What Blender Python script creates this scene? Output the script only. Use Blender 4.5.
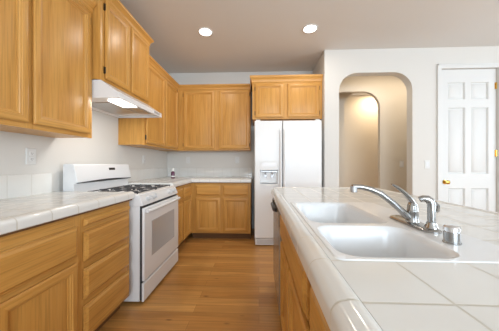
import bpy, bmesh, math
from mathutils import Vector, Matrix
PI = math.pi
S = bpy.context.scene
for o in list(bpy.data.objects):
    bpy.data.objects.remove(o)

# ------------------------------------------------------------------ camera, sky, light, exposure
cam_d = bpy.data.cameras.new('camera')
cam_d.sensor_width = 36.0
cam_d.lens = 220.0 / 499.0 * 36.0
cam_d.shift_y = -1.5 / 499.0
cam_d.clip_start = 0.02
cam = bpy.data.objects.new('camera', cam_d)
cam.location = (0, 0, 1.13)
cam.rotation_euler = (PI / 2, 0, math.radians(2.47))
S.collection.objects.link(cam)
S.camera = cam
S.view_settings.view_transform = 'Standard'
S.view_settings.look = 'None'
S.view_settings.gamma = 1.0
S.view_settings.use_curve_mapping = False
S.view_settings.exposure = -0.05

W = bpy.data.worlds.new('sky')
S.world = W
W.use_nodes = True
W.node_tree.nodes['Background'].inputs['Color'].default_value = (0.85, 0.92, 1.0, 1)
W.node_tree.nodes['Background'].inputs['Strength'].default_value = 1.0


def area(name, loc, direction, sx, sy, power, color=(1, 1, 1)):
    d = bpy.data.lights.new(name, 'AREA')
    d.shape = 'RECTANGLE'
    d.size, d.size_y = sx, sy
    d.energy = power
    d.color = color
    o = bpy.data.objects.new(name, d)
    o.location = loc
    o.rotation_euler = Vector(direction).to_track_quat('-Z', 'Z').to_euler()
    S.collection.objects.link(o)
    return o


# daylight through the windows behind the camera and on the right
area('window_daylight', (1.6, -3.55, 1.70), (0, 1, 0.30), 4.4, 1.4, 235, (0.74, 0.88, 1.0))
area('side_window_daylight', (5.15, 0.6, 1.65), (-1, 0, 0.30), 3.0, 1.4, 115, (0.76, 0.89, 1.0))
area('hall_sidelight', (0.87, 4.95, 1.2), (1, 0, 0), 0.45, 1.9, 32, (0.95, 0.98, 1.0))
area('hall_fill', (2.3, 3.46, 2.685), (0, 0, -1), 1.4, 0.26, 8, (1.0, 0.86, 0.68))  # unseen light added to brighten the hall


# ------------------------------------------------------------------ materials
def new_mat(name):
    m = bpy.data.materials.new(name)
    m.use_nodes = True
    nt = m.node_tree
    return m, nt, nt.nodes['Principled BSDF']


def simple(name, col, rough=0.5, metal=0.0, coat=0.0, emit=None, estr=0.0, bump=0.0, bscale=200):
    m, nt, p = new_mat(name)
    p.inputs['Base Color'].default_value = (*col, 1)
    p.inputs['Roughness'].default_value = rough
    p.inputs['Metallic'].default_value = metal
    p.inputs['Coat Weight'].default_value = coat
    if emit:
        p.inputs['Emission Color'].default_value = (*emit, 1)
        p.inputs['Emission Strength'].default_value = estr
    # gentle procedural variation so that no surface is perfectly flat
    tc = nt.nodes.new('ShaderNodeTexCoord')
    n = nt.nodes.new('ShaderNodeTexNoise')
    n.inputs['Scale'].default_value = bscale
    n.inputs['Detail'].default_value = 3
    nt.links.new(tc.outputs['Object'], n.inputs['Vector'])
    if bump > 0:
        b = nt.nodes.new('ShaderNodeBump')
        b.inputs['Strength'].default_value = bump
        b.inputs['Distance'].default_value = 0.002
        nt.links.new(n.outputs['Fac'], b.inputs['Height'])
        nt.links.new(b.outputs['Normal'], p.inputs['Normal'])
    else:
        mr = nt.nodes.new('ShaderNodeMapRange')
        mr.inputs['To Min'].default_value = max(0.0, rough - 0.03)
        mr.inputs['To Max'].default_value = min(1.0, rough + 0.03)
        nt.links.new(n.outputs['Fac'], mr.inputs['Value'])
        nt.links.new(mr.outputs['Result'], p.inputs['Roughness'])
    return m


def wood(name, axis, dark, mid, light, rough=0.36, contrast=1.0):
    m, nt, p = new_mat(name)
    L = nt.links.new
    tc = nt.nodes.new('ShaderNodeTexCoord')
    oi = nt.nodes.new('ShaderNodeObjectInfo')
    mul = nt.nodes.new('ShaderNodeMath'); mul.operation = 'MULTIPLY'; mul.inputs[1].default_value = 37.0
    L(oi.outputs['Random'], mul.inputs[0])
    add = nt.nodes.new('ShaderNodeVectorMath'); add.operation = 'ADD'
    L(tc.outputs['Object'], add.inputs[0]); L(mul.outputs[0], add.inputs[1])

    def grain(across, along, detail, dist):
        mp = nt.nodes.new('ShaderNodeMapping')
        sc = [across] * 3
        sc['xyz'.index(axis)] = along
        mp.inputs['Scale'].default_value = sc
        L(add.outputs[0], mp.inputs['Vector'])
        n = nt.nodes.new('ShaderNodeTexNoise')
        n.inputs['Scale'].default_value = 1.0
        n.inputs['Detail'].default_value = detail
        n.inputs['Distortion'].default_value = dist
        L(mp.outputs['Vector'], n.inputs['Vector'])
        return n
    g1 = grain(17, 1.3, 4, 0.9)
    g2 = grain(150, 4.0, 2, 0.0)
    ramp = nt.nodes.new('ShaderNodeValToRGB')
    e = ramp.color_ramp.elements
    e[0].position = 0.30; e[0].color = (*dark, 1)
    e[1].position = 0.72; e[1].color = (*light, 1)
    k = e.new(0.5); k.color = (*mid, 1)
    L(g1.outputs['Fac'], ramp.inputs['Fac'])
    mr = nt.nodes.new('ShaderNodeMapRange')
    mr.inputs['From Min'].default_value = 0.30; mr.inputs['From Max'].default_value = 0.52
    mr.inputs['To Min'].default_value = 1.0 - 0.20 * contrast; mr.inputs['To Max'].default_value = 1.0
    L(g2.outputs['Fac'], mr.inputs['Value'])
    mx = nt.nodes.new('ShaderNodeMix'); mx.data_type = 'RGBA'; mx.blend_type = 'MULTIPLY'
    mx.inputs['Factor'].default_value = 1.0
    L(ramp.outputs['Color'], mx.inputs['A']); L(mr.outputs['Result'], mx.inputs['B'])
    L(mx.outputs['Result'], p.inputs['Base Color'])
    p.inputs['Roughness'].default_value = rough
    p.inputs['Specular IOR Level'].default_value = 0.38
    b = nt.nodes.new('ShaderNodeBump'); b.inputs['Strength'].default_value = 0.08; b.inputs['Distance'].default_value = 0.001
    L(g2.outputs['Fac'], b.inputs['Height']); L(b.outputs['Normal'], p.inputs['Normal'])
    return m


OAK = dict(dark=(0.53, 0.250, 0.055), mid=(0.60, 0.303, 0.072), light=(0.655, 0.345, 0.092))
M_oak_v = wood('oak_vertical', 'z', **OAK)
M_oak_h = wood('oak_horizontal', 'x', **OAK)
M_oak_y = wood('oak_depth', 'y', **OAK)
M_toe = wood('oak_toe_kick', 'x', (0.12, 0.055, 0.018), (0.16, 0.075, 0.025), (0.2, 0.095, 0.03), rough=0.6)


def floor_mat():
    m, nt, p = new_mat('plank_floor')
    L = nt.links.new
    tc = nt.nodes.new('ShaderNodeTexCoord')
    br = nt.nodes.new('ShaderNodeTexBrick')
    br.offset = 0.37; br.offset_frequency = 2; br.squash = 1.0
    br.inputs['Scale'].default_value = 1.0
    br.inputs['Brick Width'].default_value = 1.35
    br.inputs['Row Height'].default_value = 0.092
    br.inputs['Mortar Size'].default_value = 0.0011
    br.inputs['Mortar Smooth'].default_value = 0.2
    br.inputs['Color1'].default_value = (0.44, 0.200, 0.050, 1)
    br.inputs['Color2'].default_value = (0.62, 0.325, 0.098, 1)
    br.inputs['Mortar'].default_value = (0.24, 0.10, 0.028, 1)
    L(tc.outputs['Object'], br.inputs['Vector'])
    mp = nt.nodes.new('ShaderNodeMapping'); mp.inputs['Scale'].default_value = (1.3, 22, 1)
    L(tc.outputs['Object'], mp.inputs['Vector'])
    n = nt.nodes.new('ShaderNodeTexNoise'); n.inputs['Scale'].default_value = 1.0
    n.inputs['Detail'].default_value = 5; n.inputs['Distortion'].default_value = 1.2
    L(mp.outputs['Vector'], n.inputs['Vector'])
    mr = nt.nodes.new('ShaderNodeMapRange')
    mr.inputs['From Min'].default_value = 0.3; mr.inputs['From Max'].default_value = 0.7
    mr.inputs['To Min'].default_value = 0.78; mr.inputs['To Max'].default_value = 1.16
    L(n.outputs['Fac'], mr.inputs['Value'])
    mx = nt.nodes.new('ShaderNodeMix'); mx.data_type = 'RGBA'; mx.blend_type = 'MULTIPLY'
    mx.inputs['Factor'].default_value = 1.0
    L(br.outputs['Color'], mx.inputs['A']); L(mr.outputs['Result'], mx.inputs['B'])
    # small dark knots
    mp2 = nt.nodes.new('ShaderNodeMapping'); mp2.inputs['Scale'].default_value = (3.0, 8.0, 1)
    L(tc.outputs['Object'], mp2.inputs['Vector'])
    v = nt.nodes.new('ShaderNodeTexVoronoi'); v.inputs['Scale'].default_value = 1.0
    L(mp2.outputs['Vector'], v.inputs['Vector'])
    kr = nt.nodes.new('ShaderNodeMapRange')
    kr.inputs['From Min'].default_value = 0.02; kr.inputs['From Max'].default_value = 0.10
    kr.inputs['To Min'].default_value = 0.45; kr.inputs['To Max'].default_value = 1.0
    L(v.outputs['Distance'], kr.inputs['Value'])
    mx2 = nt.nodes.new('ShaderNodeMix'); mx2.data_type = 'RGBA'; mx2.blend_type = 'MULTIPLY'
    mx2.inputs['Factor'].default_value = 1.0
    L(mx.outputs['Result'], mx2.inputs['A']); L(kr.outputs['Result'], mx2.inputs['B'])
    L(mx2.outputs['Result'], p.inputs['Base Color'])
    p.inputs['Roughness'].default_value = 0.34
    b = nt.nodes.new('ShaderNodeBump'); b.inputs['Strength'].default_value = 0.25; b.inputs['Distance'].default_value = 0.002
    L(mx.outputs['Result'], b.inputs['Height']); L(b.outputs['Normal'], p.inputs['Normal'])
    return m


def tile_mat(name, lines, col=(0.77, 0.765, 0.735), grout=(0.58, 0.555, 0.49), w=0.0052, rough=0.13):
    """glazed tiles; lines = list of (axis, origin, pitch) in world metres"""
    m, nt, p = new_mat(name)
    L = nt.links.new
    geo = nt.nodes.new('ShaderNodeNewGeometry')
    sep = nt.nodes.new('ShaderNodeSeparateXYZ')
    L(geo.outputs['Position'], sep.inputs[0])
    cur = None

    def mth(op, a, b=None):
        n = nt.nodes.new('ShaderNodeMath'); n.operation = op
        for i, s in enumerate((a, b)):
            if s is None:
                continue
            if isinstance(s, (int, float)):
                n.inputs[i].default_value = s
            else:
                L(s, n.inputs[i])
        return n.outputs[0]
    for ax, o, pitch in lines:
        q = mth('DIVIDE', mth('SUBTRACT', sep.outputs['XYZ'.index(ax)], o), pitch)
        f = mth('FRACT', q)
        d = mth('MULTIPLY', mth('MINIMUM', f, mth('SUBTRACT', 1.0, f)), pitch)
        cur = d if cur is None else mth('MINIMUM', cur, d)
    mr = nt.nodes.new('ShaderNodeMapRange'); mr.interpolation_type = 'SMOOTHSTEP'
    mr.inputs['From Min'].default_value = w * 0.25; mr.inputs['From Max'].default_value = w * 0.75
    L(cur, mr.inputs['Value'])
    n = nt.nodes.new('ShaderNodeTexNoise'); n.inputs['Scale'].default_value = 9
    L(geo.outputs['Position'], n.inputs['Vector'])
    vr = nt.nodes.new('ShaderNodeMapRange'); vr.inputs['To Min'].default_value = 0.96; vr.inputs['To Max'].default_value = 1.03
    L(n.outputs['Fac'], vr.inputs['Value'])
    cm = nt.nodes.new('ShaderNodeMix'); cm.data_type = 'RGBA'; cm.blend_type = 'MULTIPLY'; cm.inputs['Factor'].default_value = 1
    cm.inputs['A'].default_value = (*col, 1); L(vr.outputs['Result'], cm.inputs['B'])
    mx = nt.nodes.new('ShaderNodeMix'); mx.data_type = 'RGBA'
    L(mr.outputs['Result'], mx.inputs['Factor'])
    mx.inputs['A'].default_value = (*grout, 1); L(cm.outputs['Result'], mx.inputs['B'])
    L(mx.outputs['Result'], p.inputs['Base Color'])
    rr = nt.nodes.new('ShaderNodeMapRange'); rr.inputs['To Min'].default_value = 0.8; rr.inputs['To Max'].default_value = rough
    L(mr.outputs['Result'], rr.inputs['Value']); L(rr.outputs['Result'], p.inputs['Roughness'])
    b = nt.nodes.new('ShaderNodeBump'); b.inputs['Strength'].default_value = 0.25; b.inputs['Distance'].default_value = 0.002
    L(mr.outputs['Result'], b.inputs['Height']); L(b.outputs['Normal'], p.inputs['Normal'])
    return m


def glass_mat(name):
    m, nt, p = new_mat(name)
    nt.nodes.remove(p)
    t = nt.nodes.new('ShaderNodeBsdfTransparent'); g = nt.nodes.new('ShaderNodeBsdfGlossy')
    g.inputs['Roughness'].default_value = 0.02
    f = nt.nodes.new('ShaderNodeFresnel'); x = nt.nodes.new('ShaderNodeMixShader')
    nt.links.new(f.outputs[0], x.inputs[0]); nt.links.new(t.outputs[0], x.inputs[1]); nt.links.new(g.outputs[0], x.inputs[2])
    nt.links.new(x.outputs[0], nt.nodes['Material Output'].inputs['Surface'])
    return m


M_wall = simple('wall_paint', (0.70, 0.675, 0.635), 0.7, bump=0.12, bscale=120)
M_ceil = simple('ceiling_paint', (0.74, 0.72, 0.695), 0.8, bump=0.15, bscale=90)
M_hall = simple('hall_paint', (0.70, 0.635, 0.54), 0.75, bump=0.12, bscale=120)
M_trim = simple('white_trim_paint', (0.73, 0.725, 0.71), 0.4)
M_floor = floor_mat()
M_white = simple('white_enamel', (0.80, 0.80, 0.805), 0.22)
M_white2 = simple('white_plastic', (0.78, 0.78, 0.77), 0.4)
M_fridge = simple('fridge_white', (0.80, 0.80, 0.795), 0.28, bump=0.05, bscale=400)
M_seam = simple('dark_gap', (0.03, 0.03, 0.03), 0.7)
M_grey = simple('grey_metal', (0.45, 0.45, 0.46), 0.35, metal=0.7)
M_filter = simple('aluminium_filter', (0.55, 0.55, 0.55), 0.4, metal=0.9, bump=0.6, bscale=300)
M_black = simple('black_plastic', (0.02, 0.02, 0.022), 0.35)
M_iron = simple('cast_iron', (0.05, 0.052, 0.058), 0.5, bump=0.2, bscale=300)
M_chrome = simple('brushed_nickel', (0.40, 0.40, 0.395), 0.2, metal=1.0)
M_shiny = simple('polished_chrome', (0.78, 0.78, 0.79), 0.08, metal=1.0)
M_sink = simple('white_porcelain', (0.80, 0.81, 0.82), 0.22)
M_oven = simple('oven_glass', (0.50, 0.50, 0.505), 0.15)
M_brass = simple('brass', (0.72, 0.47, 0.13), 0.22, metal=1.0)
M_bronze = simple('dark_bronze', (0.10, 0.07, 0.04), 0.4, metal=0.8)
M_beige = simple('almond_enamel', (0.36, 0.31, 0.255), 0.25, metal=0.3)
M_lamp = simple('lamp_diffuser', (1, 1, 1), 0.5, emit=(1.0, 0.95, 0.88), estr=6.0)
M_hallfill = simple('hall_fill_diffuser', (1, 1, 1), 0.5, emit=(1.0, 0.9, 0.75), estr=1.5)  # glow of the added hall fixture
M_hoodlamp = simple('hood_lamp_lens', (1, 1, 1), 0.4, emit=(1.0, 0.97, 0.93), estr=3.5)
M_purple = simple('plum_liquid', (0.11, 0.025, 0.06), 0.15)
M_glass = glass_mat('window_glass')
M_dispgrey = simple('dispenser_grey', (0.60, 0.60, 0.60), 0.4)

P = 0.153
M_t_isl = tile_mat('tile_island', [('X', 0.155, P), ('Y', 0.512, P)])
M_t_isl_e = tile_mat('tile_island_trim_y', [('Y', 0.512, P)])
M_t_isl_x = tile_mat('tile_island_trim_x', [('X', 0.155, P)])
M_t_left = tile_mat('tile_left', [('X', -1.035, P), ('Y', 0.855, P)])
M_t_left_e = tile_mat('tile_left_trim', [('Y', 0.855, P)])
M_t_far = tile_mat('tile_far', [('X', -1.035, P), ('Y', 3.265, P)])
M_t_far_y = tile_mat('tile_far_trim_y', [('Y', 3.265, P)])
M_t_far_x = tile_mat('tile_far_trim_x', [('X', -1.035, P)])
M_t_bs_y = tile_mat('tile_backsplash_y', [('Y', 1.345, P)], grout=(0.6, 0.58, 0.53), w=0.0035)
M_t_bs_x = tile_mat('tile_backsplash_x', [('X', -0.95, P)], grout=(0.6, 0.58, 0.53), w=0.0035)


# ------------------------------------------------------------------ mesh helpers
class MB:
    def __init__(self):
        self.bm = bmesh.new()

    def verts(self, pts):
        return [self.bm.verts.new(p) for p in pts]

    def face(self, vs, slot=0):
        try:
            f = self.bm.faces.new(vs)
            f.material_index = slot
            return f
        except ValueError:
            return None

    def box(self, x0, x1, y0, y1, z0, z1, slot=0):
        v = self.verts([(x, y, z) for z in (z0, z1) for (x, y) in ((x0, y0), (x1, y0), (x1, y1), (x0, y1))])
        for idx in ((3, 2, 1, 0), (4, 5, 6, 7), (0, 1, 5, 4), (1, 2, 6, 5), (2, 3, 7, 6), (3, 0, 4, 7)):
            self.face([v[i] for i in idx], slot)
        return self

    def loft(self, loops, cap0=True, cap1=True, closed=True, slot=0):
        rows = [self.verts(l) for l in loops]
        n = len(rows[0])
        for a, b in zip(rows, rows[1:]):
            for i in range(n if closed else n - 1):
                j = (i + 1) % n
                self.face([a[i], a[j], b[j], b[i]], slot)
        if cap0:
            self.face(rows[0][::-1], slot)
        if cap1:
            self.face(rows[-1], slot)
        return rows

    def prism(self, poly, axis, a0, a1, slot=0):
        """poly in the two other axes (in xyz order), extruded along axis"""
        def mk(a):
            out = []
            for p, q in poly:
                c = [p, q]
                c.insert('xyz'.index(axis), a)
                out.append(tuple(c))
            return out
        self.loft([mk(a0), mk(a1)], slot=slot)
        return self

    def tube(self, pts, radii, n=12, slot=0, flat=1.0):
        pts = [Vector(p) for p in pts]
        if isinstance(radii, (int, float)):
            radii = [radii] * len(pts)
        loops = []
        up = None
        for i, p in enumerate(pts):
            t = (pts[min(i + 1, len(pts) - 1)] - pts[max(i - 1, 0)]).normalized()
            if up is None:
                up = Vector((0, 0, 1)) if abs(t.z) < 0.9 else Vector((1, 0, 0))
            u = (up - t * up.dot(t)).normalized()
            w = t.cross(u)
            up = u
            loops.append([tuple(p + (u * math.cos(2 * PI * k / n) * flat + w * math.sin(2 * PI * k / n)) * radii[i]) for k in range(n)])
        self.loft(loops, slot=slot)
        return self

    def lathe(self, prof, c=(0, 0, 0), axis='z', n=24, slot=0):
        loops = []
        for r, h in prof:
            l = []
            for k in range(n):
                a = 2 * PI * k / n
                x, y = r * math.cos(a), r * math.sin(a)
                if axis == 'z':
                    v = (x, y, h)
                elif axis == 'y':
                    v = (x, h, y)
                else:
                    v = (h, x, y)
                l.append((v[0] + c[0], v[1] + c[1], v[2] + c[2]))
            loops.append(l)
        self.loft(loops, slot=slot)
        return self

    def rings(self, x0, x1, z0, z1, prof, fill=True, slots=(0, 0)):
        """nested rectangles facing -y: prof = [(inset, y)...]; slots = (sides, top and bottom)"""
        rows = []
        for d, y in prof:
            rows.append(self.verts([(x0 + d, y, z0 + d), (x1 - d, y, z0 + d), (x1 - d, y, z1 - d), (x0 + d, y, z1 - d)]))
        sl = (slots[1], slots[0], slots[1], slots[0])
        for a, b in zip(rows, rows[1:]):
            for i in range(4):
                j = (i + 1) % 4
                self.face([a[i], a[j], b[j], b[i]], sl[i])
        self.face(rows[0][::-1], slots[0])
        if fill:
            self.face(rows[-1], slots[0])
        return self


def prop(o, label=None, cat=None, group=None, kind=None):
    if label: o['label'] = label
    if cat: o['category'] = cat
    if group: o['group'] = group
    if kind: o['kind'] = kind
    return o


def obj(name, mb, mats, parent=None, bevel=0.0, seg=2, smooth=35, loc=None):
    me = bpy.data.meshes.new(name)
    bmesh.ops.recalc_face_normals(mb.bm, faces=mb.bm.faces)
    mb.bm.to_mesh(me)
    mb.bm.free()
    for m in (mats if isinstance(mats, (list, tuple)) else [mats]):
        me.materials.append(m)
    if smooth:
        for p in me.polygons:
            p.use_smooth = True
        me.set_sharp_from_angle(angle=math.radians(smooth))
    o = bpy.data.objects.new(name, me)
    S.collection.objects.link(o)
    if parent:
        o.parent = parent
    if loc:
        o.location = loc
    if bevel:
        b = o.modifiers.new('bevel', 'BEVEL')
        b.width = bevel
        b.segments = seg
        b.limit_method = 'ANGLE'
        b.angle_limit = math.radians(40)
        b.harden_normals = False
    return o


def thing(name, label, cat, loc=(0, 0, 0), deg=0, group=None):
    o = bpy.data.objects.new(name, None)
    o.empty_display_size = 0.1
    S.collection.objects.link(o)
    o.location = loc
    o.rotation_euler = (0, 0, math.radians(deg))
    return prop(o, label, cat, group)


def struct(name, mb, mat, parent=None, bevel=0.0, label=None):
    o = obj(name, mb, mat, parent, bevel, smooth=30)
    if parent is None:
        prop(o, label, None, None, 'structure')
    return o


def copy_tree(o, parent=None):
    c = o.copy()
    S.collection.objects.link(c)
    if parent is not None:
        c.parent = parent
    for ch in list(o.children):
        copy_tree(ch, c)
    return c


# ------------------------------------------------------------------ the room
H = 2.74
XL, YB = -1.63, 3.85           # left wall, kitchen back wall
XA, YA = 0.925, 3.15           # fridge alcove side wall, arch wall
XR, YF = 5.3, -3.7             # right and front wall, out of frame

struct('floor', MB().box(XL - 0.12, XR + 0.12, YF - 0.12, 5.5, -0.06, 0.0), M_floor)
struct('ceiling', MB().box(XL - 0.12, XR + 0.12, YF - 0.12, 5.5, H, H + 0.08), M_ceil)
struct('wall_left', MB().box(XL - 0.12, XL, YF - 0.12, YB + 0.12, 0, H), M_wall)
struct('wall_back', MB().box(XL, XA, YB, YB + 0.12, 0, H), M_wall)
struct('wall_alcove', MB().box(XA, XA + 0.1, YA + 0.12, YB + 0.22, 0, H), M_wall)


def wall_with_openings(name, x0, x1, y0, th, ops, mat):
    """ops = [(xa, xb, top, radius)] all standing on the floor"""
    poly = [(x0, 0)]
    for xa, xb, top, r in ops:
        poly.append((xa, 0))
        if r > 0:
            for k in range(11):
                a = PI - k / 10 * PI / 2
                poly.append((xa + r + r * math.cos(a), top - r + r * math.sin(a)))
            for k in range(11):
                a = PI / 2 - k / 10 * PI / 2
                poly.append((xb - r + r * math.cos(a), top - r + r * math.sin(a)))
        else:
            poly += [(xa, top), (xb, top)]
        poly.append((xb, 0))
    poly += [(x1, 0), (x1, H), (x0, H)]
    mb = MB()
    a = mb.verts([(p, y0, q) for p, q in poly])
    b = mb.verts([(p, y0 + th, q) for p, q in poly])
    n = len(poly)
    for i in range(n):
        j = (i + 1) % n
        mb.face([a[i], a[j], b[j], b[i]])
    for v in (a, b):
        bmesh.ops.triangle_fill(mb.bm, use_beauty=True, edges=[mb.bm.edges.get((v[i], v[(i + 1) % n])) for i in range(n)])
    return struct(name, mb, mat)


DX0, DX1, DZ = 2.512, 3.265, 2.445
wall_with_openings('wall_right', XA, XR, YA, 0.12, [(1.126, 2.13, 2.41, 0.25), (DX0, DX1, DZ, 0)], M_wall)
wall_with_openings('wall_hall', XA + 0.1, 3.3, 3.93, 0.07, [(1.20, 2.11, 2.40, 0.29)], M_hall)
struct('wall_hall_end', MB().box(3.3, 3.4, YA + 0.12, 4.0, 0, H), M_hall)
wall_with_openings('wall_entry_arch', 0.88, 3.3, 4.55, 0.10, [(1.73, 3.1, 2.60, 0.32)], M_hall)
struct('wall_entry', MB().box(0.8, 3.4, 5.25, 5.37, 0, H), M_hall)
struct('wall_entry_right', MB().box(3.3, 3.4, 4.0, 5.25, 0, H), M_hall)


def wall_with_window(name, horizontal, c, th, a0, a1, w0, w1, z0, z1):
    mb = MB()
    def bx(p0, p1, q0, q1):
        if horizontal:
            mb.box(p0, p1, c, c + th, q0, q1)
        else:
            mb.box(c, c + th, p0, p1, q0, q1)
    bx(a0, w0, 0, H); bx(w1, a1, 0, H); bx(w0, w1, 0, z0); bx(w0, w1, z1, H)
    struct(name, mb, M_wall)


wall_with_window('wall_front', True, YF - 0.12, 0.12, XL, XR, -0.65, 3.85, 0.95, 2.45)
wall_with_window('wall_far_right', False, XR, 0.12, YF - 0.12, YA, -0.95, 2.15, 0.90, 2.40)


def window(name, horizontal, c, a0, a1, z0, z1, n):
    mb = MB(); t = 0.05
    gl = MB()
    def bx(m, p0, p1, q0, q1, h):
        if horizontal:
            m.box(p0, p1, c - h, c + h, q0, q1)
        else:
            m.box(c - h, c + h, p0, p1, q0, q1)
    bx(mb, a0, a1, z0, z0 + t, 0.03); bx(mb, a0, a1, z1 - t, z1, 0.03)
    for k in range(n + 1):
        x = a0 + (a1 - a0 - t) * k / n
        bx(mb, x, x + t, z0 + t, z1 - t, 0.03)
    bx(gl, a0 + t, a1 - t, z0 + t, z1 - t, 0.004)
    f = struct(name, mb, M_trim)
    obj('pane', gl, M_glass, f)


window('window_1', True, YF - 0.06, -0.65, 3.85, 0.95, 2.45, 3)
wall_with_window('wall_entry_left', False, 0.80, 0.08, 4.0, 5.25, 4.70, 5.20, 0.22, 2.2)
window('window_3', False, 0.83, 4.70, 5.20, 0.22, 2.2, 1)
window('window_2', False, XR + 0.06, -0.95, 2.15, 0.90, 2.40, 2)

# baseboards that the place has along the arch wall
bb = MB()
for a, b in ((XA, 1.126), (2.13, DX0 - 0.058), (DX1 + 0.058, XR)):
    bb.prism([(YA - 0.013, 0), (YA, 0), (YA, 0.085), (YA - 0.006, 0.085), (YA - 0.013, 0.075)], 'x', a, b)
struct('baseboard_right', bb, M_trim)
bb = MB()
bb.box(XL, XL + 0.013, YF, -0.45, 0, 0.085)
struct('baseboard_left', bb, M_trim)

# door casing
mb = MB()
cw = 0.058
for (x0, x1, z0, z1) in ((DX0 - cw, DX0, 0, DZ + cw), (DX1, DX1 + cw, 0, DZ + cw), (DX0, DX1, DZ, DZ + cw)):
    mb.box(x0, x1, YA - 0.016, YA, z0, z1)
for (x0, x1, z0, z1) in ((DX0 - cw, DX0 - cw + 0.016, 0, DZ + cw), (DX1 + cw - 0.016, DX1 + cw, 0, DZ + cw), (DX0 - cw, DX1 + cw, DZ + cw - 0.016, DZ + cw)):
    mb.box(x0, x1, YA - 0.022, YA - 0.016, z0, z1)
struct('trim_1', mb, M_trim, bevel=0.002)

# six-panel door
door = thing('door_1', 'white six panel interior door with brass knob right of the archway', None, (DX0 + 0.004, YA + 0.022, 0.008))
door['kind'] = 'structure'
DW_, DH_ = DX1 - DX0 - 0.008, DZ - 0.012
xs = [0, 0.105, 0.335, 0.415, 0.645, DW_]
zs = [0, 0.24, 0.785, 0.985, 1.905, 2.015, 2.255, DH_]
mb = MB()
for (x0, x1) in ((xs[0], xs[1]), (xs[2], xs[3]), (xs[4], xs[5])):
    mb.box(x0, x1, 0, 0.036, 0, DH_)
for (x0, x1) in ((xs[1], xs[2]), (xs[3], xs[4])):
    for (z0, z1) in ((zs[0], zs[1]), (zs[2], zs[3]), (zs[4], zs[5]), (zs[6], zs[7])):
        mb.box(x0, x1, 0, 0.036, z0, z1)
obj('door_leaf', mb, M_trim, door)
for (x0, x1) in ((xs[1], xs[2]), (xs[3], xs[4])):
    for (z0, z1) in ((zs[1], zs[2]), (zs[3], zs[4]), (zs[5], zs[6])):
        mb = MB()
        mb.rings(x0, x1, z0, z1, [(0, 0.03), (0, 0.004), (0.004, 0.006), (0.010, 0.019), (0.020, 0.020), (0.026, 0.014), (0.052, 0.004)])
        obj('door_panel', mb, M_trim, door)
mb = MB().lathe([(0.0, 0.0), (0.031, 0.0), (0.031, -0.006), (0.012, -0.010), (0.012, -0.030), (0.022, -0.036), (0.029, -0.048), (0.027, -0.060), (0.014, -0.068), (0.0, -0.069)], (0.062, 0, 0.872), 'y')
prop(obj('door_knob', mb, M_brass, door), 'round brass door knob')
for z in (0.2, 1.27, 2.2):
    mb = MB().lathe([(0.0, -0.045), (0.006, -0.045), (0.006, 0.045), (0.0, 0.045)], (DW_ - 0.001, -0.007, z), 'z', 10)
    mb.box(DW_ - 0.02, DW_, -0.002, 0.001, z - 0.045, z + 0.045)
    prop(obj('hinge', mb, M_brass, door), 'brass hinge')


# ------------------------------------------------------------------ cabinets
T = 0.019


def cab_door(root, x0, x1, z0, z1, hinge=None, ovl=0.055):
    mb = MB()
    mb.rings(x0, x1, z0, z1, [(0.007, 0), (0.007, -0.005), (0, -0.0055), (0, -0.015), (0.003, -0.0175), (0.010, -0.0205), (ovl - 0.018, -0.0205), (ovl - 0.016, -0.0165),
                              (ovl - 0.010, -0.015), (ovl - 0.006, -0.010), (ovl + 0.002, -0.008), (ovl + 0.003, -0.002)], slots=(0, 1))
    d = obj('door', mb, [M_oak_v, M_oak_h], root, smooth=25)
    mb = MB().rings(x0 + ovl - 0.004, x1 - ovl + 0.004, z0 + ovl - 0.004, z1 - ovl + 0.004, [(0, -0.001), (0, -0.0045), (0.002, -0.005)])
    obj('door_panel', mb, M_oak_v, d, smooth=25)
    if hinge:
        xh = x0 if hinge == 'l' else x1
        s = -1 if hinge == 'l' else 1
        for z in (z0 + 0.065, z1 - 0.065):
            mb = MB().box(min(xh, xh + s * 0.012), max(xh, xh + s * 0.012), -0.004, 0.0, z - 0.028, z + 0.028)
            mb.lathe([(0, -0.026), (0.0045, -0.026), (0.0045, 0.026), (0, 0.026)], (xh + s * 0.003, -0.010, z), 'z', 8)
            obj('hinge', mb, M_bronze, d)
    return d


def cab_drawer(root, x0, x1, z0, z1, name='drawer'):
    e = min(0.020, (z1 - z0) * 0.25)
    mb = MB().rings(x0, x1, z0, z1, [(0.007, 0.0), (0.007, -0.005), (0, -0.0055), (0, -0.012), (0.002, -0.0135), (e * 0.35, -0.0145), (e * 0.85, -0.022), (e, -0.0235)], slots=(0, 0))
    return obj(name, mb, M_oak_h, root, smooth=25)


def face_frame(root, Wd, z0, z1, cells, th=0.02):
    """cells = list of (x0,x1,z0,z1) openings; frame fills the rest as stiles and rails"""
    xs = sorted({0.0, Wd, *[round(c[0], 4) for c in cells], *[round(c[1], 4) for c in cells]})
    mb = MB()
    for a, b in zip(xs, xs[1:]):
        xm = (a + b) / 2
        col = sorted([c for c in cells if c[0] < xm < c[1]], key=lambda c: c[2])
        if not col:
            mb.box(a, b, 0, th, z0, z1, 0)
            continue
        z = z0
        for c in col:
            if c[2] > z + 1e-4:
                mb.box(a, b, 0, th, z, c[2], 1)
            z = c[3]
        if z < z1 - 1e-4:
            mb.box(a, b, 0, th, z, z1, 1)
    return obj('face_frame', mb, [M_oak_v, M_oak_h], root, smooth=0)


def openings(items, g=0.010):
    return [(a + g, b - g, c + g, d - g) for (_, a, b, c, d, *_r) in items]


def fill(root, items):
    for it in items:
        k, a, b, c, d = it[:5]
        if k == 'door':
            cab_door(root, a, b, c, d, it[5] if len(it) > 5 else None)
        else:
            cab_drawer(root, a, b, c, d, k)


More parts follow.
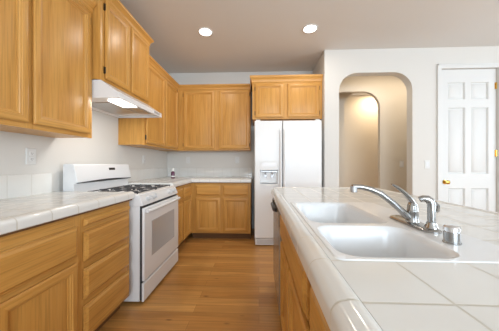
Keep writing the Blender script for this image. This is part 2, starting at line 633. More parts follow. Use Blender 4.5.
def upper(label, loc, deg, Wd, D, z0, z1, items, crown=None, group=None):
    r = thing('upper_cabinet', label, 'cabinet', (loc[0], loc[1], z0), deg, group)
    h = z1 - z0
    mb = MB().box(0, Wd, 0.02, D, 0.004, h)
    obj('carcass', mb, M_oak_v, r, smooth=0)
    its = [(i[0], i[1], i[2], i[3] - z0, i[4] - z0, *i[5:]) for i in items]
    face_frame(r, Wd, 0, h, openings(its))
    fill(r, its)
    if crown:
        Lf, Rt, top = crown
        t = top - z1
        mb = MB()
        loops = []
        for f, out in ((-0.018, 0.002), (-0.010, 0.008), (0.2, 0.010), (0.5, 0.022), (0.7, 0.036), (0.78, 0.038), (1.0, 0.038)):
            z = h + (f * t if f > 0 else f)
            loops.append([(-out * Lf, -out, z), (Wd + out * Rt, -out, z), (Wd + out * Rt, D, z), (-out * Lf, D, z)])
        mb.loft(loops)
        obj('crown_moulding', mb, M_oak_h, r, smooth=25)
    return r


def base(label, loc, deg, Wd, D, items, z1=0.852, sink=False, name='base_cabinet'):
    r = thing(name, label, 'cabinet', (loc[0], loc[1], 0), deg)
    mb = MB()
    if sink:
        mb.box(0, 0.018, 0.02, D, 0.1, z1); mb.box(Wd - 0.018, Wd, 0.02, D, 0.1, z1)
        mb.box(0.018, Wd - 0.018, 0.02, D, 0.1, 0.118); mb.box(0.018, Wd - 0.018, D - 0.012, D, 0.118, z1)
    else:
        mb.box(0, Wd, 0.02, D, 0.1, z1)
    obj('carcass', mb, M_oak_v, r, smooth=0)
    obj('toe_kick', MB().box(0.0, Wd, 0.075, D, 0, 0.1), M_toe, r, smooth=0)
    face_frame(r, Wd, 0.1, z1, openings(items))
    fill(r, items)
    return r


# --- upper cabinets
UB = 1.350
upper('large oak wall cabinet nearest the camera left of the range hood', (-1.329, 0.36), 90, 1.335, 0.299, 1.335, 2.345,
      [('door', 0.03, 0.42, 1.365, 2.315, 'l'), ('door', 0.455, 0.842, 1.365, 2.315, 'l'), ('door', 0.870, 1.305, 1.365, 2.315, 'r')], (0, 0, 2.41))
upper('raised oak wall cabinet mounted directly above the white range hood', (-1.262, 1.70), 90, 0.775, 0.366, 1.805, 2.50,
      [('door', 0.045, 0.385, 1.830, 2.475, 'l'), ('door', 0.405, 0.752, 1.830, 2.475, 'r')], (1, 1, 2.565))
upper('oak wall cabinet in the back left corner beyond the range hood', (-1.318, 2.480), 90, 1.048, 0.310, UB, 2.345,
      [('door', 0.022, 0.525, UB + 0.025, 2.315, 'l'), ('door', 0.545, 1.010, UB + 0.025, 2.315)], (0, -1, 2.408))
upper('two door oak wall cabinet on back wall left of the refrigerator', (XL + 0.001, 3.530), 0, 1.490, 0.318, UB, 2.345,
      [('door', 0.404, 0.908, UB + 0.025, 2.315, 'l'), ('door', 0.986, 1.475, UB + 0.025, 2.315, 'r')], (0, 0, 2.408))
upper('short oak wall cabinet above the white refrigerator', (-0.098, 3.250), 0, 1.020, 0.598, 1.79, 2.345,
      [('door', 0.045, 0.452, 1.815, 2.305, 'l'), ('door', 0.518, 0.975, 1.815, 2.305, 'r')], (1, 0.0, 2.425))

# --- base cabinets
FX = -1.016
base('oak base cabinet nearest the camera under the left counter', (FX, 0.36), 90, 0.835, 0.60,
     [('drawer', 0.03, 0.815, 0.615, 0.785), ('door', 0.03, 0.41, 0.125, 0.585), ('door', 0.435, 0.815, 0.125, 0.585)])
base('oak drawer base cabinet between left door cabinet and the range', (FX, 1.195), 90, 0.487, 0.60,
     [('pull_out_board', 0.028, 0.465, 0.772, 0.812), ('drawer', 0.028, 0.465, 0.565, 0.740), ('drawer', 0.028, 0.465, 0.350, 0.525), ('drawer', 0.028, 0.465, 0.120, 0.310)])
base('oak corner base cabinet just beyond the white range', (FX, 2.490), 90, 0.755, 0.60,
     [('drawer', 0.030, 0.365, 0.665, 0.818), ('drawer', 0.405, 0.715, 0.665, 0.818), ('door', 0.030, 0.365, 0.125, 0.630), ('door', 0.405, 0.715, 0.125, 0.630)])
base('oak base cabinet on the back wall beside the refrigerator', (FX + 0.001, 3.250), 0, 0.890, 0.59,
     [('drawer', 0.075, 0.440, 0.665, 0.818), ('drawer', 0.482, 0.855, 0.665, 0.818), ('door', 0.075, 0.440, 0.125, 0.630), ('door', 0.482, 0.855, 0.125, 0.630)])
IX = 0.158
base('oak island sink cabinet beside the dishwasher under the double sink', (IX, 1.470), -90, 1.31, 0.59,
     [('false_front', 0.030, 0.800, 0.660, 0.815), ('door', 0.030, 0.405, 0.125, 0.630), ('door', 0.425, 0.800, 0.125, 0.630),
      ('false_front', 0.860, 1.280, 0.660, 0.815), ('door', 0.860, 1.280, 0.125, 0.630)], sink=True)
base('oak island cabinet nearest the camera right of the aisle', (IX, 0.155), -90, 0.50, 0.59,
     [('drawer', 0.028, 0.47, 0.660, 0.815), ('door', 0.028, 0.47, 0.125, 0.630)])
# half wall carrying the far side of the island top
struct('wall_island', MB().box(0.765, 0.90, -0.40, 2.07, 0, 0.855), M_wall)
struct('trim_2', MB().box(0.158, 0.765, 2.074, 2.088, 0, 0.855), M_oak_v)

# --- countertops
ZT = 0.909


def trim_prof(o):
    """tile trim cross section: (distance from the field edge outward, z)"""
    w = 0.05
    pts = [(0.0, 0.858), (0.0, ZT - 0.001), (0.004, ZT + 0.002), (0.012, ZT + 0.0045), (0.022, ZT + 0.0045)]
    for k in range(7):
        a = PI / 2 - k / 6 * PI / 2
        pts.append((w - 0.024 + 0.024 * math.cos(a), ZT + 0.003 - 0.024 + 0.024 * math.sin(a)))
    pts += [(w, 0.862), (w - 0.003, 0.858)]
    return pts


def edge_y(parent, x, sgn, y0, y1, mat, name='edge_trim'):
    """trim running along y at field edge x, facing sgn"""
    mb = MB().prism([(x + sgn * d, z) for d, z in trim_prof(0)], 'y', y0, y1)
    return obj(name, mb, mat, parent, smooth=30)


def edge_x(parent, y, sgn, x0, x1, mat, name='edge_trim'):
    mb = MB()
    prof = trim_prof(0)
    mb.loft([[(x0, y + sgn * d, z) for d, z in prof], [(x1, y + sgn * d, z) for d, z in prof]])
    return obj(name, mb, mat, parent, smooth=30)


c = thing('countertop', 'white tiled countertop along the left wall in front of range', 'countertop', (0, 0, 0))
obj('tile_field', MB().box(XL, -1.035, 0.34, 1.705, 0.858, ZT), M_t_left, c, smooth=0)
edge_y(c, -1.035, 1, 0.34, 1.705, M_t_left_e)
obj('shade_strip', MB().box(-1.015, -0.998, 0.36, 1.69, 0.846, 0.858), M_toe, c, smooth=0)  # dark strip imitating the shadow line below the tile trim

c = thing('countertop', 'white tiled L shaped countertop in the far left corner', 'countertop', (0, 0, 0))
mb = MB().box(XL, -1.035, 2.488, YB, 0.858, ZT).box(-1.035, -0.112, 3.265, YB, 0.858, ZT)
obj('tile_field', mb, M_t_far, c, smooth=0)
edge_y(c, -1.035, 1, 2.488, 3.265, M_t_far_y)
edge_x(c, 3.265, -1, -1.035, -0.112, M_t_far_x)

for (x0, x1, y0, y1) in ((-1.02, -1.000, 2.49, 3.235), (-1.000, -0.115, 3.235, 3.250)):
    obj('shade_strip', MB().box(x0, x1, y0, y1, 0.846, 0.858), M_toe, c, smooth=0)  # dark strips drawing the same shadow line on the far counter

# island top with a cut-out for the sink
SX0, SX1, SY0, SY1 = 0.178, 0.642, 0.512, 1.285
c = thing('countertop', 'white tiled island countertop around the double sink', 'countertop', (0, 0, 0))
ix0, ix1, iy0, iy1 = 0.165, 1.045, -0.38, 2.05
mb = MB()
h = 0.012
mb.box(ix0, SX0 + h, iy0, iy1, 0.858, ZT)
mb.box(SX1 - h, ix1, iy0, iy1, 0.858, ZT)
mb.box(SX0 + h, SX1 - h, iy0, SY0 + h, 0.858, ZT)
mb.box(SX0 + h, SX1 - h, SY1 - h, iy1, 0.858, ZT)
obj('tile_field', mb, M_t_isl, c, smooth=0)
edge_y(c, ix0, -1, iy0, iy1, M_t_isl_e)
obj('shade_strip', MB().box(0.135, 0.158, -0.36, 1.47, 0.842, 0.858), M_toe, c, smooth=0)  # dark strip in place of shade under the island trim
edge_y(c, ix1, 1, iy0, iy1, M_t_isl_e)
edge_x(c, iy1, 1, ix0, ix1, M_t_isl_x)
edge_x(c, iy0, -1, ix0, ix1, M_t_isl_x)
prof = trim_prof(0)
for (cx, cy, sx, sy) in ((ix0, iy1, -1, 1), (ix1, iy1, 1, 1), (ix0, iy0, -1, -1), (ix1, iy0, 1, -1)):
    loops = []
    for k in range(9):
        a = k / 8 * PI / 2
        loops.append([(cx + sx * d * math.cos(a), cy + sy * d * math.sin(a), z) for d, z in prof])
    mb = MB(); mb.loft(loops)
    bmesh.ops.remove_doubles(mb.bm, verts=mb.bm.verts, dist=1e-5)
    obj('corner_trim', mb, M_t_isl_e, c, smooth=30)

# --- backsplashes
bz0, bz1 = ZT, 1.058
mb = MB().prism([(XL, bz0), (XL + 0.013, bz0), (XL + 0.013, bz1 - 0.006), (XL + 0.009, bz1), (XL, bz1)], 'y', 0.34, 1.655)
mb2 = MB()
pr = [(XL, bz0), (XL + 0.013, bz0), (XL + 0.013, bz1 - 0.006), (XL + 0.009, bz1), (XL, bz1)]
mb2.loft([[(p, y, q) for p, q in pr] for y in (0.34, 1.655)])
mb.bm.free()
prop(obj('backsplash', mb2, M_t_bs_y, None), 'row of white backsplash tiles along left wall before the range', 'backsplash')
c = thing('backsplash', 'row of white backsplash tiles in the far corner behind counter', 'backsplash', (0, 0, 0))
mb2 = MB()
mb2.loft([[(p, y, q) for p, q in pr] for y in (2.495, YB)])
obj('side_tiles', mb2, M_t_bs_y, c)
mb2 = MB()
mb2.loft([[(x, YB - (p - XL), q) for p, q in pr] for x in (XL + 0.013, -0.125)])
obj('back_tiles', mb2, M_t_bs_x, c)


# ------------------------------------------------------------------ kitchen sink
def rrect(x0, x1, y0, y1, r, z, n=6):
    out = []
    for cx, cy, a0 in ((x1 - r, y1 - r, 0), (x0 + r, y1 - r, PI / 2), (x0 + r, y0 + r, PI), (x1 - r, y0 + r, 1.5 * PI)):
        for k in range(n + 1):
            a = a0 + k / n * PI / 2
            out.append((cx + r * math.cos(a), cy + r * math.sin(a), z))
    return out


sk = thing('kitchen_sink', 'white double bowl sink set in the tiled island counter', 'sink', (0, 0, 0))
ZR = 0.9125
bas = [(0.194, 0.492, 0.527, 0.795), (0.194, 0.492, 0.825, 1.262)]
mb = MB()
outer = [rrect(SX0, SX1, SY0, SY1, 0.02, ZT + 0.0005), rrect(SX0, SX1, SY0, SY1, 0.02, ZR - 0.004), rrect(SX0 + 0.003, SX1 - 0.003, SY0 + 0.003, SY1 - 0.003, 0.02, ZR - 0.001)]
rows = mb.loft(outer, cap0=False, cap1=False)
top = rows[-1]
edges = [mb.bm.edges.get((top[i], top[(i + 1) % len(top)])) for i in range(len(top))]
for b in bas:
    vs = mb.verts(rrect(*b, 0.055, ZR - 0.001))
    edges += [mb.bm.edges.new((vs[i], vs[(i + 1) % len(vs)])) for i in range(len(vs))]
bmesh.ops.triangle_fill(mb.bm, use_beauty=True, edges=edges)
obj('rim', mb, M_sink, sk, smooth=40)
for b in bas:
    x0, x1, y0, y1 = b
    loops = []
    for ins, dz, r in ((0, -0.001, 0.055), (0.003, -0.003, 0.055), (0.008, -0.009, 0.055), (0.012, -0.02, 0.055), (0.022, -0.13, 0.06), (0.03, -0.155, 0.06), (0.045, -0.170, 0.055), (0.07, -0.176, 0.045), (0.1, -0.178, 0.025)):
        loops.append(rrect(x0 + ins, x1 - ins, y0 + ins, y1 - ins, r, ZR + dz))
    mb = MB(); mb.loft(loops, cap0=False, cap1=True)
    bo = obj('bowl', mb, M_sink, sk, smooth=60)
    mb = MB().lathe([(0.0, 0.0), (0.042, 0.0), (0.044, 0.003), (0.036, 0.004), (0.03, -0.0), (0.0, -0.0)], ((x0 + x1) / 2, (y0 + y1) / 2, ZR - 0.177))
    prop(obj('drain', mb, M_shiny, bo), 'chrome drain ring')

# ------------------------------------------------------------------ faucet, sprayer, air gap
FXc, FYc = 0.556, 0.822
fa = thing('faucet', 'brushed metal single lever faucet with long arched spout', 'faucet', (FXc, FYc, ZR))
mb = MB()
loops = []
for ins, z in ((0, 0.0), (0, 0.004), (0.004, 0.008), (0.010, 0.010)):
    loops.append(rrect(-0.030 + ins, 0.030 - ins, -0.112 + ins, 0.112 - ins, 0.0299 - ins, z, 8))
mb.loft(loops)
obj('base_plate', mb, M_chrome, fa)
mb = MB().lathe([(0.0, 0.008), (0.022, 0.008), (0.021, 0.014), (0.019, 0.02), (0.0185, 0.045), (0.019, 0.046), (0.019, 0.049), (0.0185, 0.050), (0.017, 0.066), (0.013, 0.078), (0.008, 0.085), (0.0, 0.086)])
obj('body', mb, M_chrome, fa)
mb = MB().tube([(-0.012, 0, 0.022), (-0.022, 0.0, 0.031), (-0.045, 0, 0.053), (-0.072, 0, 0.078), (-0.113, 0, 0.110), (-0.150, 0, 0.126), (-0.180, 0, 0.1335), (-0.203, 0, 0.135), (-0.214, 0, 0.134)],
               [0.0125, 0.0125, 0.0115, 0.011, 0.0105, 0.010, 0.0095, 0.0095, 0.009], 14)
sp = obj('spout', mb, M_chrome, fa)
mb = MB().lathe([(0.0, -0.012), (0.010, -0.012), (0.0115, -0.010), (0.0115, 0.010), (0.0, 0.012)], (-0.209, 0, 0.126))
prop(obj('aerator', mb, M_grey, sp), 'dark ringed aerator tip')
mb = MB().tube([(0.004, 0, 0.070), (-0.006, 0, 0.086), (-0.018, 0.0, 0.101), (-0.034, 0.0, 0.117), (-0.052, 0, 0.132), (-0.068, 0, 0.1415), (-0.075, 0, 0.144)],
               [0.0145, 0.0145, 0.0125, 0.0100, 0.008, 0.006, 0.003], 12, flat=0.62)
obj('lever', mb, M_chrome, fa)

spx = thing('side_sprayer', 'brushed metal side sprayer with curved head beside faucet', 'sprayer', (0.562, 0.742, ZR + 0.008))
mb = MB().lathe([(0.0, 0.0), (0.020, 0.0), (0.020, 0.004), (0.016, 0.010), (0.014, 0.020), (0.0, 0.02)])
obj('holder', mb, M_chrome, spx)
mb = MB().tube([(0, 0, 0.018), (0, 0, 0.03), (0.0, 0, 0.055), (0.0, 0, 0.078), (-0.004, 0.001, 0.089), (-0.012, 0.003, 0.0955), (-0.022, 0.006, 0.0965), (-0.031, 0.009, 0.0925)],
               [0.0105, 0.0115, 0.0115, 0.012, 0.0125, 0.0120, 0.0105, 0.0095], 14)
hd = obj('spray_head', mb, M_chrome, spx)
mb = MB().tube([(0.009, -0.002, 0.086), (0.0175, -0.004, 0.074), (0.0175, -0.004, 0.058), (0.012, -0.003, 0.052)], [0.004, 0.005, 0.005, 0.003], 8)
obj('trigger', mb, M_chrome, hd)

ag = thing('air_gap', 'short round chrome air gap cap right of the sprayer', 'air gap', (0.533, 0.632, ZR - 0.0005))
mb = MB().lathe([(0.0, 0.0), (0.0205, 0.0), (0.0205, 0.003), (0.0185, 0.004), (0.0185, 0.031), (0.0, 0.031)])
obj('base', mb, M_chrome, ag)
mb = MB().lathe([(0.0, 0.031), (0.016, 0.031), (0.016, 0.034), (0.019, 0.035), (0.019, 0.044), (0.016, 0.048), (0.008, 0.050), (0.0, 0.050)])
obj('cap', mb, M_shiny, ag)

# ------------------------------------------------------------------ gas range
RW = 0.757
rg = thing('gas_range', 'white gas range with black grates between the left cabinets', 'range', (-0.957, 1.722, 0), 90)
mb = MB().box(0, RW, 0.0, 0.618, 0.025, 0.860)
obj('body', mb, M_white, rg, bevel=0.004)
for x in (0.06, RW - 0.06):
    for y in (0.06, 0.55):
        obj('levelling_foot', MB().lathe([(0, 0), (0.018, 0), (0.014, 0.03), (0, 0.03)], (x, y, 0), 'z', 12), M_black, rg)
# cooktop: tray with raised rim
mb = MB()
loops = [rrect(-0.004, RW + 0.004, 0.0, 0.56, 0.006, 0.860, 3), rrect(-0.004, RW + 0.004, 0.0, 0.56, 0.006, 0.880, 3), rrect(0.002, RW - 0.002, 0.006, 0.555, 0.01, 0.885, 3),
         rrect(0.020, RW - 0.020, 0.028, 0.535, 0.02, 0.885, 3), rrect(0.032, RW - 0.032, 0.04, 0.52, 0.02, 0.874, 3)]
mb.loft(loops)
obj('cooktop', mb, M_white, rg, smooth=30)
# backguard
mb = MB()
prf = [(0.640, 0.86), (0.640, 1.122), (0.627, 1.131), (0.560, 1.131), (0.547, 1.125), (0.518, 0.990), (0.520, 0.976), (0.548, 0.966), (0.548, 0.87)]
mb.loft([[(x, p, q) for p, q in prf] for x in (0.002, RW - 0.002)])
bg = obj('backguard', mb, M_white, rg, bevel=0.004)
mb = MB()


def bg_pt(x, z, off=0.0):
    t = (z - 0.990) / (1.125 - 0.990)
    return (x, 0.518 + t * 0.029 - off, z)


a = [bg_pt(*p, 0.0015) for p in ((0.41, 1.070), (0.50, 1.070), (0.50, 1.093), (0.41, 1.093))]
b = [bg_pt(*p, -0.004) for p in ((0.41, 1.070), (0.50, 1.070), (0.50, 1.093), (0.41, 1.093))]
mb.loft([b, a])
prop(obj('clock_display', mb, M_black, bg), 'small black clock display')
mb = MB()
top = []; bot = []
for k in range(17):
    t = k / 16
    x = 0.01 + t * (RW - 0.02)
    hgt = 0.004 + 0.013 * math.sin(PI * t) ** 1.2
    top.append((x, 0.5165, 0.972 + hgt)); bot.append((x, 0.5165, 0.970 - 0.0 * hgt))
loop = bot + top[::-1]
v0 = mb.verts(loop); v1 = mb.verts([(x, 0.545, z) for x, y, z in loop])
for i in range(len(loop)):
    j = (i + 1) % len(loop)
    mb.face([v0[i], v0[j], v1[j], v1[i]])
mb.face(v0); mb.face(v1[::-1])
prop(obj('vent_slot', mb, M_black, bg), 'long dark vent slot')
# control panel, sloped
mb = MB()
prf = [(0.05, 0.79), (0.0, 0.79), (-0.026, 0.793), (-0.028, 0.805), (0.000, 0.872), (0.010, 0.880), (0.05, 0.880)]
mb.loft([[(x, p, q) for p, q in prf] for x in (-0.003, RW + 0.003)])
cp = obj('control_panel', mb, M_white, rg, bevel=0.003)
nrm = Vector((0, -0.067, 0.028)).normalized()
for x in (0.105, 0.205, 0.535, 0.645):
    cpt = Vector((x, -0.0135, 0.8395))
    mb = MB()
    mb.tube([cpt - nrm * 0.002, cpt + nrm * 0.004, cpt + nrm * 0.006, cpt + nrm * 0.022, cpt + nrm * 0.025], [0.026, 0.025, 0.020, 0.018, 0.014], 20)
    u = Vector((1, 0, 0)); w = nrm.cross(u)
    q = cpt + nrm * 0.024
    mb.loft([[tuple(q + u * sx * 0.004 + w * sy * 0.019 + nrm * hh) for sx, sy in ((-1, -1), (1, -1), (1, 1), (-1, 1))] for hh in (0, 0.010)])
    obj('knob', mb, M_dispgrey, rg, smooth=30)
# oven door
mb = MB().box(0.004, RW - 0.004, -0.038, -0.016, 0.185, 0.775)
od = obj('oven_door', mb, M_white, rg, bevel=0.008, seg=3)
mb = MB().rings(0.125, 0.625, 0.345, 0.645, [(0, -0.036), (0, -0.0395), (0.004, -0.0405), (0.008, -0.0390)])
obj('oven_window', mb, M_oven, od)
mb = MB()
mb.tube([(0.025, -0.056, 0.746), (0.06, -0.062, 0.746), (0.20, -0.065, 0.746), (RW - 0.20, -0.065, 0.746), (RW - 0.06, -0.062, 0.746), (RW - 0.025, -0.056, 0.746)], 0.014, 12)
for x in (0.045, RW - 0.045):
    mb.box(x - 0.014, x + 0.014, -0.058, -0.034, 0.735, 0.757)
obj('oven_handle', mb, M_white, od)
mb = MB().box(0.008, RW - 0.008, -0.018, -0.0005, 0.03, 0.789)
prop(obj('door_gap', mb, M_seam, rg), 'dark gap around oven door')
mb = MB()
prf = [(-0.016, 0.022), (-0.030, 0.022), (-0.036, 0.03), (-0.036, 0.160), (-0.030, 0.168), (-0.020, 0.171), (-0.016, 0.171)]
mb.loft([[(x, p, q) for p, q in prf] for x in (0.004, RW - 0.004)])
obj('storage_drawer', mb, M_white, rg, bevel=0.003)
# burners and grates
for x in (0.20, 0.555):
    for y in (0.155, 0.375):
        mb = MB().lathe([(0.0, 0.870), (0.044, 0.874), (0.044, 0.878), (0.036, 0.881), (0.030, 0.882), (0.030, 0.886), (0.026, 0.889), (0.0, 0.889)], (x, y, 0), 'z', 20)
        obj('burner', mb, M_iron, rg)
for x0, x1 in ((0.045, 0.372), (0.385, 0.712)):
    mb = MB()
    y0, y1 = 0.045, 0.485
    z0, z1 = 0.889, 0.899
    t = 0.0046
    for y in (y0, (y0 + y1) / 2, y1):
        mb.box(x0, x1, y - t, y + t, z0, z1)
    for x in (x0 + t, x1 - t):
        mb.box(x - t, x + t, y0 - t, y1 + t, z0, z1)
    xc = (x0 + x1) / 2
    for yc in ((y0 * 3 + y1) / 4, (y0 + 3 * y1) / 4):
        for (dx, dy) in ((1, 0), (-1, 0), (0, 1), (0, -1)):
            if dx:
                a0, a1 = (xc + dx * 0.035, xc + dx * (x1 - x0) / 2)
                mb.box(min(a0, a1), max(a0, a1), yc - t * 0.8, yc + t * 0.8, z0, z1 + 0.004)
            else:
                a0, a1 = (yc + dy * 0.035, yc + dy * (y1 - y0) / 4)
                mb.box(xc - t * 0.8, xc + t * 0.8, min(a0, a1), max(a0, a1), z0, z1 + 0.004)
    for x in (x0 + t, x1 - t):
        for y in (y0, (y0 + y1) / 2, y1):
            mb.box(x - t, x + t, y - t, y + t, 0.874, z0)
    obj('grate', mb, M_iron, rg, bevel=0.002)

# ------------------------------------------------------------------ range hood
hd = thing('range_hood', 'white range hood with lit lamp under the raised cabinet', 'range hood', (XL, 1.702, 1.66), 90)
# local: y from front negative to wall 0 ; here wall at y=0, front at y=-0.515
mb = MB()
ins = 0.006
prf = [(0.0, 0.0), (0.0, 0.143), (-0.368, 0.143), (-0.500, 0.052), (-0.515, 0.046), (-0.517, 0.0), (-0.505, 0.0), (-0.500, 0.020), (-0.03, 0.020), (-0.02, 0.0)]
mb.loft([[(x, p, q) for p, q in prf] for x in (0.008, 0.764)])
prf2 = [(0.0, 0.0), (0.0, 0.143), (-0.368, 0.143), (-0.500, 0.052), (-0.515, 0.046), (-0.517, 0.0)]
for x0, x1 in ((0.0, 0.008), (0.764, 0.772)):
    mb.loft([[(x, p, q) for p, q in prf2] for x in (x0, x1)])
obj('canopy', mb, M_white, hd, smooth=25)
mb = MB().box(0.20, 0.60, -0.33, -0.05, 0.012, 0.0195)
prop(obj('grease_filter', mb, M_filter, hd, bevel=0.002), 'grey metal mesh filter')
mb = MB().box(0.115, 0.335, -0.475, -0.345, 0.004, 0.0195)
prop(obj('lamp_lens', mb, M_hoodlamp, hd, bevel=0.004), 'glowing lamp lens')
mb = MB().box(0.36, 0.62, -0.47, -0.36, 0.008, 0.0195)
prop(obj('switch_housing', mb, M_grey, hd, bevel=0.003), 'grey metal housing')
for x in (0.610, 0.655, 0.700):
    mb = MB().box(x - 0.014, x + 0.014, -0.520, -0.514, 0.014, 0.036)
    prop(obj('button', mb, M_grey, hd, bevel=0.001), 'small grey push button')
ld = bpy.data.lights.new('hood_light', 'AREA'); ld.shape = 'RECTANGLE'; ld.size, ld.size_y = 0.2, 0.11
ld.energy = 3.0; ld.color = (1.0, 0.96, 0.9)
lo = bpy.data.objects.new('hood_light', ld); S.collection.objects.link(lo); lo.parent = hd; lo.location = (0.225, -0.41, 0.002)

# ------------------------------------------------------------------ refrigerator
fr = thing('refrigerator', 'white side by side refrigerator with ice and water dispenser', 'refrigerator', (-0.062, 3.022, 0))
FW = 0.914
mb = MB().box(0.004, FW - 0.004, 0.066, 0.80, 0.03, 1.715)
obj('body', mb, M_fridge, fr, bevel=0.004)
mb = MB().box(0.008, FW - 0.008, 0.055, 0.0665, 0.11, 1.70)
prop(obj('door_seal', mb, M_seam, fr), 'dark rubber door seal')
# freezer door with dispenser recess
mb = MB()
x0, x1, z0, z1 = 0.0, 0.379, 0.108, 1.725
hx0, hx1, hz0, hz1 = 0.075, 0.318, 0.855, 1.048
rows = []
rows.append(mb.verts([(x0, 0.055, z0), (x1, 0.055, z0), (x1, 0.055, z1), (x0, 0.055, z1)]))
for d, y in ((0, 0.012), (0.003, 0.005), (0.010, 0.0)):
    rows.append(mb.verts([(x0 + d, y, z0 + d), (x1 - d, y, z0 + d), (x1 - d, y, z1 - d), (x0 + d, y, z1 - d)]))
for d, y in ((0.0, 0.0), (0.012, 0.045)):
    rows.append(mb.verts([(hx0 + d, y, hz0 + d), (hx1 - d, y, hz0 + d), (hx1 - d, y, hz1 - d), (hx0 + d, y, hz1 - d)]))
for a, b in zip(rows, rows[1:]):
    for i in range(4):
        mb.face([a[i], a[(i + 1) % 4], b[(i + 1) % 4], b[i]])
mb.face(rows[0][::-1]); mb.face(rows[-1])
fd = obj('freezer_door', mb, M_fridge, fr, smooth=30)
mb = MB()
for (a0, a1, b0, b1) in ((0.020, 0.340, 1.048, 1.178), (0.020, 0.340, 0.830, 0.855), (0.020, 0.075, 0.855, 1.048), (0.318, 0.340, 0.855, 1.048)):
    mb.box(a0, a1, -0.006, 0.0005, b0, b1)
dp = obj('dispenser_panel', mb, M_white2, fd, smooth=0)
mb = MB().box(0.10, 0.30, -0.0085, -0.0055, 1.092, 1.150)
prop(obj('control_strip', mb, M_white, dp, bevel=0.001), None)
mb = MB()
mb.box(0.090, 0.312, 0.004, 0.036, 1.018, 1.036)
for x in (0.150, 0.245):
    mb.lathe([(0.0, 0.985), (0.012, 0.985), (0.017, 1.02), (0, 1.02)], (x, 0.018, 0), 'z', 12)
    mb.box(x - 0.016, x + 0.016, 0.026, 0.034, 0.940, 1.02)
prop(obj('nozzle', mb, M_grey, dp, smooth=0), 'grey dispenser nozzles and paddles')
mb = MB().box(0.090, 0.303, 0.002, 0.042, 0.868, 0.874)
prop(obj('drip_tray', mb, M_dispgrey, dp), 'grey drip tray')
mb = MB().rings(0.386, FW, 0.108, 1.725, [(0, 0.055), (0, 0.012), (0.003, 0.005), (0.010, 0.0)])
rd = obj('fresh_food_door', mb, M_fridge, fr, smooth=30)
for parent, xa in ((fd, 0.356), (rd, 0.409)):
    mb = MB()
    mb.tube([(xa, 0.002, 0.30), (xa, -0.022, 0.33), (xa, -0.030, 0.40), (xa, -0.030, 1.00), (xa, -0.030, 1.50), (xa, -0.022, 1.57), (xa, 0.002, 1.60)], 0.012, 12, flat=0.8)
    obj('door_handle', mb, M_white2, parent)
mb = MB().box(0.01, FW - 0.01, 0.020, 0.07, 0.012, 0.100)
gr = obj('toe_grille', mb, M_white2, fr, bevel=0.003)
mb = MB()
for k in range(5):
    mb.box(0.03, FW - 0.03, 0.0185, 0.0205, 0.028 + k * 0.013, 0.034 + k * 0.013)
prop(obj('grille_slots', mb, M_grey, gr), 'grey grille slots')
for x in (0.05, FW - 0.05):
    for y in (0.12, 0.72):
        obj('roller_foot', MB().lathe([(0, 0), (0.02, 0), (0.02, 0.035), (0, 0.035)], (x, y, 0), 'z', 12), M_black, fr)
for x in (0.02, FW - 0.08):
    mb = MB().box(x, x + 0.06, 0.02, 0.12, 1.7255, 1.742)
    obj('hinge_cover', mb, M_white2, fr, bevel=0.004)

# ------------------------------------------------------------------ dishwasher in the island
dw = thing('dishwasher', 'almond dishwasher with dark latch at the island far end', 'dishwasher', (IX, 2.070, 0), -90)
mb = MB().box(0.004, 0.594, 0.022, 0.58, 0.10, 0.852)
obj('tub', mb, M_grey, dw)
mb = MB().box(0.004, 0.594, -0.024, 0.020, 0.115, 0.705)
dd = obj('door', mb, M_beige, dw, bevel=0.006)
mb = MB().box(0.004, 0.594, -0.028, 0.020, 0.712, 0.846)
cpn = obj('control_panel', mb, M_beige, dw, bevel=0.006)
mb = MB()
mb.tube([(0.16, -0.030, 0.79), (0.18, -0.044, 0.79), (0.42, -0.044, 0.79), (0.44, -0.030, 0.79)], 0.015, 8)
mb.box(0.05, 0.13, -0.036, -0.027, 0.755, 0.815)
prop(obj('latch', mb, M_black, cpn), 'black latch handle')
mb = MB().box(0.004, 0.594, 0.065, 0.10, 0.0, 0.10)
prop(obj('toe_panel', mb, M_black, dw), 'black toe panel')

# ------------------------------------------------------------------ outlets and switches
def plate(name, label, cat, loc, deg, group=None):
    r = thing(name, label, cat, loc, deg, group)
    mb = MB().rings(-0.035, 0.035, -0.0575, 0.0575, [(0, 0), (0, -0.003), (0.004, -0.006)])
    obj('cover_plate', mb, M_trim, r)
    if name == 'wall_outlet':
        for z in (-0.02, 0.02):
            mb = MB()
            mb.loft([[(x, y, zz + z) for x, zz in ((-0.016, -0.009), (-0.010, -0.0145), (0.010, -0.0145), (0.016, -0.009), (0.016, 0.009), (0.010, 0.0145), (-0.010, 0.0145), (-0.016, 0.009))] for y in (-0.005, -0.0085)])
            so = obj('socket', mb, M_white2, r)
            mb = MB()
            for x in (-0.006, 0.006):
                mb.box(x - 0.001, x + 0.001, -0.0092, -0.0083, z - 0.003, z + 0.006)
            mb.lathe([(0, -0.0092), (0.0022, -0.0092), (0.0022, -0.0083), (0, -0.0083)], (0, 0, z - 0.008), 'y', 8)
            obj('slots', mb, M_seam, so)
    else:
        mb = MB().rings(-0.0165, 0.0165, -0.033, 0.033, [(0, -0.004), (0, -0.007), (0.002, -0.009)])
        obj('rocker', mb, M_white, r)
    return r


plate('wall_outlet', 'white outlet on left wall under the nearest wall cabinet', 'outlet', (XL, 1.505, 1.185), 90)
plate('wall_outlet', 'white outlet on left wall beyond the range', 'outlet', (XL, 3.05, 1.195), 90)
plate('wall_outlet', 'white outlet on back wall near the corner above the counter', 'outlet', (-1.255, YB, 1.20), 0)
plate('wall_outlet', 'white outlet on back wall close to the refrigerator', 'outlet', (-0.385, YB, 1.20), 0)
plate('light_switch', 'white wall switch between the archway and the white door', 'switch', (2.325, YA, 1.125), 0)
plate('light_switch', 'white wall switch on the beige hall wall inside the archway', 'switch', (2.475, 3.93, 1.13), 0)

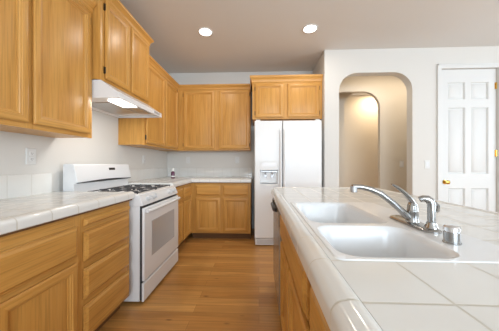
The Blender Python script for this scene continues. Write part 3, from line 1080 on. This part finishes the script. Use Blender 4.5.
# ------------------------------------------------------------------ bottle on the far counter
bt = thing('soap_bottle', 'small plum coloured bottle with pale cap on far counter', 'bottle', (-1.335, 3.36, ZT))
mb = MB().lathe([(0.0, 0.001), (0.026, 0.001), (0.028, 0.006), (0.028, 0.085), (0.024, 0.098), (0.013, 0.106), (0.012, 0.112), (0.0, 0.112)])
obj('bottle_body', mb, M_purple, bt)
mb = MB().lathe([(0.0, 0.110), (0.019, 0.110), (0.019, 0.150), (0.016, 0.156), (0.0, 0.156)])
prop(obj('cap', mb, M_white2, bt), 'pale cap')
mb = MB().lathe([(0.0282, 0.02), (0.0286, 0.02), (0.0286, 0.04), (0.0282, 0.04)])
prop(obj('bottle_label', mb, M_white2, bt), 'pale paper label band')


# ------------------------------------------------------------------ recessed ceiling lights
def can_light(loc, label, power, color, group='recessed kitchen ceiling lights'):
    r = thing('ceiling_light', label, 'ceiling light', loc, 0, group)
    mb = MB().lathe([(0.070, 0.0), (0.092, 0.0), (0.092, -0.004), (0.085, -0.008), (0.074, -0.006), (0.070, 0.0)])
    obj('trim_ring', mb, M_trim, r)
    mb = MB().lathe([(0.0, -0.0005), (0.0725, -0.0005), (0.0725, -0.0045), (0.0, -0.0045)])
    prop(obj('diffuser', mb, M_lamp, r), 'glowing round diffuser')
    d = bpy.data.lights.new('can_lamp', 'AREA'); d.shape = 'DISK'; d.size = 0.14; d.energy = power; d.color = color
    o = bpy.data.objects.new('can_lamp', d); S.collection.objects.link(o); o.parent = r; o.location = (0, 0, -0.012)
    return r


can_light((-0.652, 2.655, H), 'left round recessed ceiling light above the kitchen aisle', 6, (1.0, 0.9, 0.78))
can_light((0.607, 2.645, H), 'right round recessed ceiling light nearer the archway wall', 6, (1.0, 0.9, 0.78))
can_light((2.62, 4.95, H), 'recessed ceiling light in the entry behind the archway', 13, (1.0, 0.80, 0.55), 'recessed entry light')

hl = thing('ceiling_light', 'added unseen flush fill light in the hall behind archway', 'ceiling light', (2.3, 3.46, H))  # unseen fixture made up to carry the added hall light
mb = MB()
mb.box(-0.75, 0.75, -0.17, 0.17, -0.02, 0.0)
for (x0, x1, y0, y1) in ((-0.75, 0.75, -0.17, -0.145), (-0.75, 0.75, 0.145, 0.17), (-0.75, -0.72, -0.145, 0.145), (0.72, 0.75, -0.145, 0.145)):
    mb.box(x0, x1, y0, y1, -0.05, -0.02)
obj('housing', mb, M_trim, hl, smooth=0)
obj('diffuser', MB().box(-0.72, 0.72, -0.145, 0.145, -0.046, -0.02), M_hallfill, hl, smooth=0)
